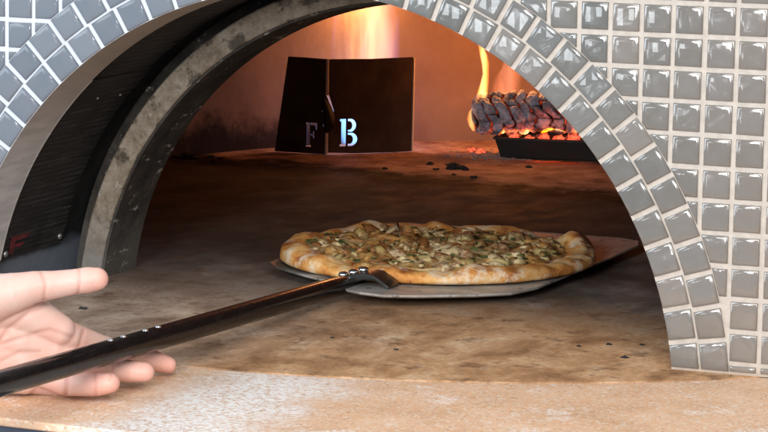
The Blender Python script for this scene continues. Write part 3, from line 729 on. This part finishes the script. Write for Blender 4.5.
for x, y, r in ((-23.3, 40.6, .18), (-22.0, 41.5, .14), (-21.3, 41.1, .12), (-21.0, 39.6, .12), (-23.6, 39.9, .14)): crumb(x, y, r, 'small charcoal crumb at the foot of the left oven wall', 'charcoal crumbs by the left oven wall')
for x, y, r in ((-9.3, 42.7, .16), (-11.5, 43.9, .16), (-8.0, 40.2, .13), (-9.2, 40.8, .10), (-6.9, 45.1, .13), (-12.8, 41.2, .12), (-10.6, 42.2, .12)): crumb(x, y, r, 'small charcoal crumb on the oven floor in front of the fire', 'charcoal crumbs in front of the fire')
for x, y, r in ((10.7, 1.1, .09), (9.6, 3.0, .08), (10.6, 3.4, .07), (3.7, -.8, .06), (8.8, 2.3, .06), (1.1, 0.2, .05)): crumb(x, y, r, 'tiny dark crumb on the brown floor in the oven mouth', 'crumbs in the oven mouth')

# ------------------------------------------------------------------ pizza peel
peel = thing('pizza_peel', (-.2, 14, .2), 'long-handled steel pizza peel with a glossy black pole, under the pizza', 'pizza peel')
out = [(-5.75, 11.0), (-5.2, 10.2), (-3.6, 9.0), (-2.1, 8.0), (-1.5, 7.4), (-.9, 6.4), (-.2, 5.9), (.7, 5.8), (1.7, 6.4), (3.4, 7.7), (4.4, 8.7), (4.85, 10.2), (5.0, 13), (5.2, 17), (5.45, 20.9), (5.2, 21.8), (4.3, 22.2), (-4.6, 22.2), (-5.6, 21.4), (-5.9, 19), (-5.95, 14)]
def peelz(x, y): return .36 + .10 * max(0, min(1, (9.5 - y) / 3.5)) ** 1.5 * max(0, 1 - abs(x + .2) / 6) + .02 * max(0, y - 18)
def ins(pts, d):
    c = Vector((-.2, 14)); return [tuple(Vector(p) + (c - Vector(p)).normalized() * d) for p in pts]
mb = MB(); rings = []
for (d, dz) in ((.10, -.05), (0, 0.0), (0, .05), (.10, .06)):
    rings.append([(x, y, peelz(x, y) + dz) for x, y in ins(out, d)])
mb.sweep(rings); mb.v = mb.v
# inner rings so that the blade can bend
mb = MB(); K = len(out); rows = [[(x, y, peelz(x, y) - .06) for x, y in ins(out, .12)], [(x, y, peelz(x, y)) for x, y in out], [(x, y, peelz(x, y) + .07) for x, y in out], [(x, y, peelz(x, y) + .05) for x, y in ins(out, .14)]]
for f in (.3, .6, .85): rows.append([(x + (-.2 - x) * f, y + (14 - y) * f, peelz(x + (-.2 - x) * f, y + (14 - y) * f) + .03) for x, y in out])
mb.sweep(rows); mb.build('blade', M_PEEL, peel, smooth=False)
# pole
J = at(350, 283.0, 7.8); H = at(100, 354.6, -12.0); pd = (H - J).normalized()
E_ = J + pd * 60
side = pd.cross(Vector((0, 0, 1))).normalized(); up = side.cross(pd).normalized()
def pole_ring(t, r, ry=1.):
    c = J + pd * t; out_ = []
    for i in range(16):
        a = 2 * math.pi * i / 16 + math.pi / 16; ca, sa = math.cos(a), math.sin(a)
        k = (abs(ca) ** 3 + abs(sa) ** 3) ** (-1 / 3)      # rounded square section
        out_.append(c + (side * ca + up * sa * ry) * r * k)
    return out_
mb = MB(); mb.sweep([pole_ring(t, r, ry) for t, r, ry in ((-.9, .27, .35), (0, .31, .7), (.8, .33, .95), (2, .335, 1), (8, .335, 1), (14, .335, 1), (19, .335, 1), (24, .335, 1), (32, .34, 1), (56, .36, 1))])
for i in range(0): pass
pole = mb.build('pole', M_POLE, peel, smooth=True)
for t in (15.9, 16.8, 18.3, 19.15):  # rivet-like domes added for the white glints on the pole
    c = J + pd * t + up * .325 + side * .0; m_ = MB(); m_.blob(c, .10, 12, 8, squash=(1, 1, .6)); m_.build('rivet', M_RIVET, pole, smooth=True)
# bracket: flat neck riveted on the blade
mb = MB(); c0 = at(343, 281, 8.6); c1_ = at(372, 277, 8.2); c2_ = at(388, 283, 8.0); c3_ = at(400, 289, 8.6)
rings = []
for c, wd, th in ((at(335, 284, 8.0), .25, .18), (at(350, 279, 8.0), .42, .16), (at(368, 274.5, 8.0), .55, .13), (at(380, 275.5, 8.0), .62, .09), (at(388, 281, 7.9), .60, .07), (at(394, 286, 7.8), .55, .05)):
    rings.append([c - Vector((0, wd, th)), c + Vector((0, wd, -th)), c + Vector((0, wd, th)), c + Vector((0, -wd, th))])
mb.sweep(rings); mb.build('bracket', M_BRACKET, peel, smooth=False, bevel=.05)
for px, py in ((343.5, 274.5), (353.5, 272), (363.5, 269.5)):
    c = at(px, py, 7.9); m_ = MB(); m_.blob(c, .19, 16, 10, squash=(1, 1, .62)); m_.build('rivet', M_RIVET, peel, smooth=True)

# ------------------------------------------------------------------ pizza
PC = Vector((-.35, 14.05, .45)); PR = 5.75
pizza = thing('pizza', PC, 'round baked pizza with golden crust and pale chunky topping lying on the peel', 'pizza')
nr, na = 46, 200; vs = []; char = []; fs = []
def prad(t): return PR * (1 + .018 * math.sin(2 * t + .6) + .022 * noise.noise(Vector((math.cos(t) * 1.6, math.sin(t) * 1.6, 2))) + .012 * noise.noise(Vector((math.cos(t) * 5, math.sin(t) * 5, 9))))
def rimh(t):
    h = .52 + .30 * noise.noise(Vector((math.cos(t) * 2.2, math.sin(t) * 2.2, 5))) + .16 * noise.noise(Vector((math.cos(t) * 6, math.sin(t) * 6, 1)))
    for (tc, wd, a) in ((R(32), .22, .38), (R(112), .10, .16), (R(84), .09, .14), (R(141), .12, .10), (R(178), .14, .10)):
        d = ((t - tc + math.pi) % (2 * math.pi)) - math.pi; h += a * math.exp(-(d / wd) ** 2)
    return h
RW = 1.15
def ptop(r, t):   # crust profile; r measured from the centre
    Rr = prad(t); q = Rr - r; h = rimh(t)
    if q < RW:
        u = q / RW; return .02 + h * math.sqrt(max(0, 1 - (2 * u * .78 - .78) ** 2)) if u < .82 else .02 + h * (.86 - .9 * (u - .82))
    x, y = r * math.cos(t), r * math.sin(t)
    return .36 + .06 * noise.noise(Vector((x * .9, y * .9, 0))) + .05 * noise.noise(Vector((x * 2.5, y * 2.5, 4)))
for i in range(nr + 1):
    for j in range(na):
        t = 2 * math.pi * j / na; Rr = prad(t)
        if i <= 22: r = (Rr - RW) * i / 22
        else: r = Rr - RW * (1 - ((i - 22) / (nr - 22)))
        r = min(r, Rr - .002); z = ptop(r, t) 
        edge = max(0, 1 - abs((Rr - r) - .28) / .5)
        if i == nr: z = .20
        z += (.07 * noise.noise(Vector((r * math.cos(t) * 1.6, r * math.sin(t) * 1.6, 7))) + .03 * noise.noise(Vector((r * math.cos(t) * 5, r * math.sin(t) * 5, 7)))) * (0 if i == nr else 1)
        vs.append((PC.x + r * math.cos(t), PC.y + r * math.sin(t), PC.z + z))
        bl = 0
        for (tc, wd, a) in ((R(32), .28, .75), (R(112), .12, .5), (R(84), .10, .5), (R(2), .3, .35), (R(180), .3, .25)):
            d = ((t - tc + math.pi) % (2 * math.pi)) - math.pi; bl += a * math.exp(-(d / wd) ** 2)
        char.append(min(1., edge * (.12 + bl)) + (.35 if 1.0 < Rr - r < 1.5 else 0))
for i in range(nr):
    for j in range(na):
        a, b = i * na + j, i * na + (j + 1) % na
        fs.append((a, b, b + na, a + na))
base = len(vs)
for k, (dr, z) in enumerate(((-.02, .10), (-.14, .02), (-.5, 0))):
    for j in range(na):
        t = 2 * math.pi * j / na; r = prad(t) + dr; vs.append((PC.x + r * math.cos(t), PC.y + r * math.sin(t), PC.z + z)); char.append(.5 if k else .3)
for k in range(3):
    for j in range(na):
        a = (nr * na if k == 0 else base + (k - 1) * na); b = base + k * na; fs.append((a + j, a + (j + 1) % na, b + (j + 1) % na, b + j))
fs.append(tuple(base + 2 * na + j for j in range(na)))
mb = MB(); mb.add(vs, fs); mb.a = {'char': char}; mb.build('crust', M_CRUST, pizza, smooth=True)
# melted cheese
mb = MB(); vs = []; fs = []; n1, n2 = 40, 160
for i in range(n1 + 1):
    for j in range(n2):
        t = 2 * math.pi * j / n2; lim = prad(t) - RW * .80 + .22 * noise.noise(Vector((math.cos(t) * 4, math.sin(t) * 4, 3)))
        r = lim * i / n1; x, y = r * math.cos(t), r * math.sin(t)
        z = max(ptop(min(r, prad(t) - RW), t), .36) + .06 + .11 * noise.noise(Vector((x * 1.6, y * 1.6, 8))) + .06 * noise.noise(Vector((x * 4, y * 4, 8)))
        if i == n1: z -= .14
        vs.append((PC.x + x, PC.y + y, PC.z + z))
for i in range(n1):
    for j in range(n2):
        a, b = i * n2 + j, i * n2 + (j + 1) % n2; fs.append((a, b, b + n2, a + n2))
mb.add(vs, fs); mb.build('melted_cheese', M_CHEESE, pizza, smooth=True)
mb = MB()
for i in range(560):
    t = random.uniform(0, 2 * math.pi); r = (prad(t) - RW * 1.0) * math.sqrt(random.random()); x, y = r * math.cos(t), r * math.sin(t)
    if noise.noise(Vector((x * .75, y * .75, 3))) < -.12 + random.uniform(-.1, .1): continue
    q = Matrix.Rotation(random.uniform(0, 6.28), 3, 'Z') @ Matrix.Rotation(random.uniform(-.6, .6), 3, 'X') @ Matrix.Rotation(random.uniform(-.6, .6), 3, 'Y')
    sz = random.choice((.09, .12, .15, .18, .22, .28, .38))
    mb.blob((PC.x + x, PC.y + y, PC.z + .41 + random.uniform(-.03, .06)), sz, 9, 7, .32, (random.uniform(.9, 1.7), random.uniform(.6, 1), random.uniform(.35, .6)), q)
o = mb.build('topping_pieces', M_CHUNK, pizza, smooth=True); o['kind'] = 'stuff'
mb = MB()
for i in range(170):
    t = random.uniform(0, 2 * math.pi); r = (prad(t) - RW * .9) * math.sqrt(random.random()); x, y = r * math.cos(t), r * math.sin(t)
    q = Matrix.Rotation(random.uniform(0, 6.28), 3, 'Z') @ Matrix.Rotation(random.uniform(-.9, .9), 3, 'X')
    mb.blob((PC.x + x, PC.y + y, PC.z + .54 + random.uniform(-.04, .06)), random.uniform(.06, .13), 6, 4, .4, (1.5, .8, .22), q)
o = mb.build('herb_flakes', M_HERB, pizza, smooth=False); o['kind'] = 'stuff'

# ------------------------------------------------------------------ the hand
U = 76 / FPX
def hp(x, y, dy): return at(x, y, -11.7 + (x - 100) * .012 + dy)
chains = [
    [(-380, 372, -3.0, 56), (-170, 350, -.8, 50), (-95, 338, .2, 44), (-60, 332, .6, 42)],
    [(-75, 316, .4, 36), (-30, 306, .55, 33), (10, 306, .55, 27), (45, 322, .6, 20), (60, 330, .6, 17)],
    [(-75, 332, .5, 38), (-20, 330, .75, 34), (20, 338, .75, 27), (52, 350, .75, 18)],
    [(-75, 345, .5, 38), (-20, 350, .75, 34), (20, 360, .75, 26), (44, 370, .7, 17)],
    [(-75, 356, .5, 34), (-25, 368, .6, 29), (5, 376, .6, 20), (25, 381, .6, 15)],
    [(-60, 312, .1, 34), (-20, 301, .0, 30), (12, 293, .0, 22), (34, 287, .0, 17.5), (56, 284.5, .0, 15.2), (76, 281.5, .0, 13.8), (88, 280, 0, 14.3), (97, 279, -.02, 12.6)],
    [(45, 322, .6, 18), (68, 335, .8, 15.5), (100, 347, 1.6, 13.8), (118, 352, 2.2, 13.6), (140, 357, 2.9, 12.2), (156, 361.5, 3.2, 12), (168, 365, 3.3, 10)],
    [(40, 346, .7, 18), (68, 358, .8, 15), (98, 366, 1.1, 13.6), (112, 369, 1.3, 13.6), (130, 371.5, 1.4, 12.6), (145, 372, 1.3, 11)],
    [(30, 366, .65, 17), (48, 376, .45, 14.6), (66, 383, .2, 14.4), (84, 384.5, .0, 13.0), (98, 384.5, -.12, 12.8), (110, 383, -.2, 11.2)],
    [(12, 378, .6, 15), (34, 383, .75, 12.5), (56, 386, .85, 11.6), (72, 384, .8, 10.8), (84, 380, .7, 9.8)],
]
mb = MB(); tips = []
for ch_ in chains:
    pts_ = [(hp(x, y, dy), r * U) for x, y, dy, r in ch_]
    tips.append(pts_[-1][0])
    for (p, r), (q, s_) in zip(pts_[:-1], pts_[1:]):
        n_ = max(2, int((q - p).length / (.22 * min(r, s_)) + 1))
        ax_ = (q - p).normalized(); a1 = ax_.orthogonal().normalized(); a2 = ax_.cross(a1)
        rings = []
        for i in range(n_ + 1):
            t = i / n_; c = p.lerp(q, t); rr = r + (s_ - r) * t
            rings.append([c + (a1 * math.cos(2 * math.pi * k / 24) + a2 * math.sin(2 * math.pi * k / 24)) * rr for k in range(24)])
        mb.sweep(rings)
        mb.blob(p, r, 24, 16); mb.blob(q, s_, 24, 16)
og = hp(0, 340, .6)
me = bpy.data.meshes.new('person'); me.from_pydata([[(c[i] - og[i]) * S for i in range(3)] for c in mb.v], [], mb.f)
tmp = bpy.data.objects.new('tmp', me); col.objects.link(tmp)
rm = tmp.modifiers.new('r', 'REMESH'); rm.mode = 'VOXEL'; rm.voxel_size = .045 * S; rm.use_smooth_shade = True
sm = tmp.modifiers.new('s', 'SMOOTH'); sm.factor = .5; sm.iterations = 9
dg = bpy.context.evaluated_depsgraph_get(); hm = bpy.data.meshes.new_from_object(tmp.evaluated_get(dg)); bpy.data.objects.remove(tmp)
hm.name = 'person'
co = np.empty(len(hm.vertices) * 3); hm.vertices.foreach_get('co', co); co = co.reshape(-1, 3)
no = np.empty(len(hm.vertices) * 3); hm.vertices.foreach_get('normal', no); no = no.reshape(-1, 3)
world = co / S + np.array(og)
# pixel coordinates of the skin are only used to say where creases and blush lie on the palm
dv = world - np.array(CAM); dd = dv @ np.array(CW); hx = 384 + FPX * (dv @ np.array(CR)) / dd; hy = 216 - FPX * (dv @ np.array(CU)) / dd
facing = -(no @ np.array(CW)) > .1
creases = [([(47, 303), (30, 312), (8, 330), (-8, 352)], 2.6, .05), ([(74, 338), (50, 330), (20, 338), (-20, 352)], 2.4, .035), ([(40, 352), (20, 352), (0, 362)], 2.2, .03),
           ([(41, 270), (46, 285), (44, 300)], 2.0, .03), ([(79, 268), (80, 282), (78, 296)], 1.8, .03), ([(84, 331), (80, 345), (74, 356)], 2., .03), ([(124, 342), (121, 352), (118, 364)], 1.8, .03),
           ([(114, 358), (113, 368), (110, 380)], 1.8, .03), ([(68, 372), (67, 384), (66, 396)], 2.2, .05), ([(96, 374), (96, 384), (96, 396)], 1.6, .025), ([(-72, 290), (-66, 330), (-70, 370)], 3, .05)]
cr = np.zeros(len(co))
for pl_, wd, dp in creases:
    d = np.full(len(co), 1e9)
    for (x0, y0), (x1, y1) in zip(pl_[:-1], pl_[1:]):
        vx, vy = x1 - x0, y1 - y0; t = np.clip(((hx - x0) * vx + (hy - y0) * vy) / (vx * vx + vy * vy), 0, 1)
        d = np.minimum(d, np.hypot(hx - x0 - t * vx, hy - y0 - t * vy))
    g_ = np.exp(-(d / wd) ** 2) * facing; co -= no * (g_ * dp * S)[:, None]; cr = np.maximum(cr, g_)
bl = np.zeros(len(co))
for k in (5, 6, 7, 8, 9):
    tp = np.array(tips[k]); bl = np.maximum(bl, np.exp(-(np.linalg.norm(world - tp, axis=1) / .85) ** 2))
for (x, y, r) in ((-10, 372, 28), (52, 345, 22), (62, 384, 18)): bl = np.maximum(bl, .5 * np.exp(-(np.hypot(hx - x, hy - y) / r) ** 2))
hm.vertices.foreach_set('co', co.ravel())
for k, vals in (('crease', cr), ('blush', bl)):
    a_ = hm.attributes.new(k, 'FLOAT', 'POINT'); a_.data.foreach_set('value', vals)
for p in hm.polygons: p.use_smooth = True
hm.materials.clear(); hm.materials.append(M_SKIN); hm.update()
hand = bpy.data.objects.new('person', hm); col.objects.link(hand); hand.location = og * S
tag(hand, 'bare hand reaching in from the left, palm towards the viewer, fingers under the black pole', 'person')

for o in list(bpy.data.objects):
    if '_og' in o: del o['_og']
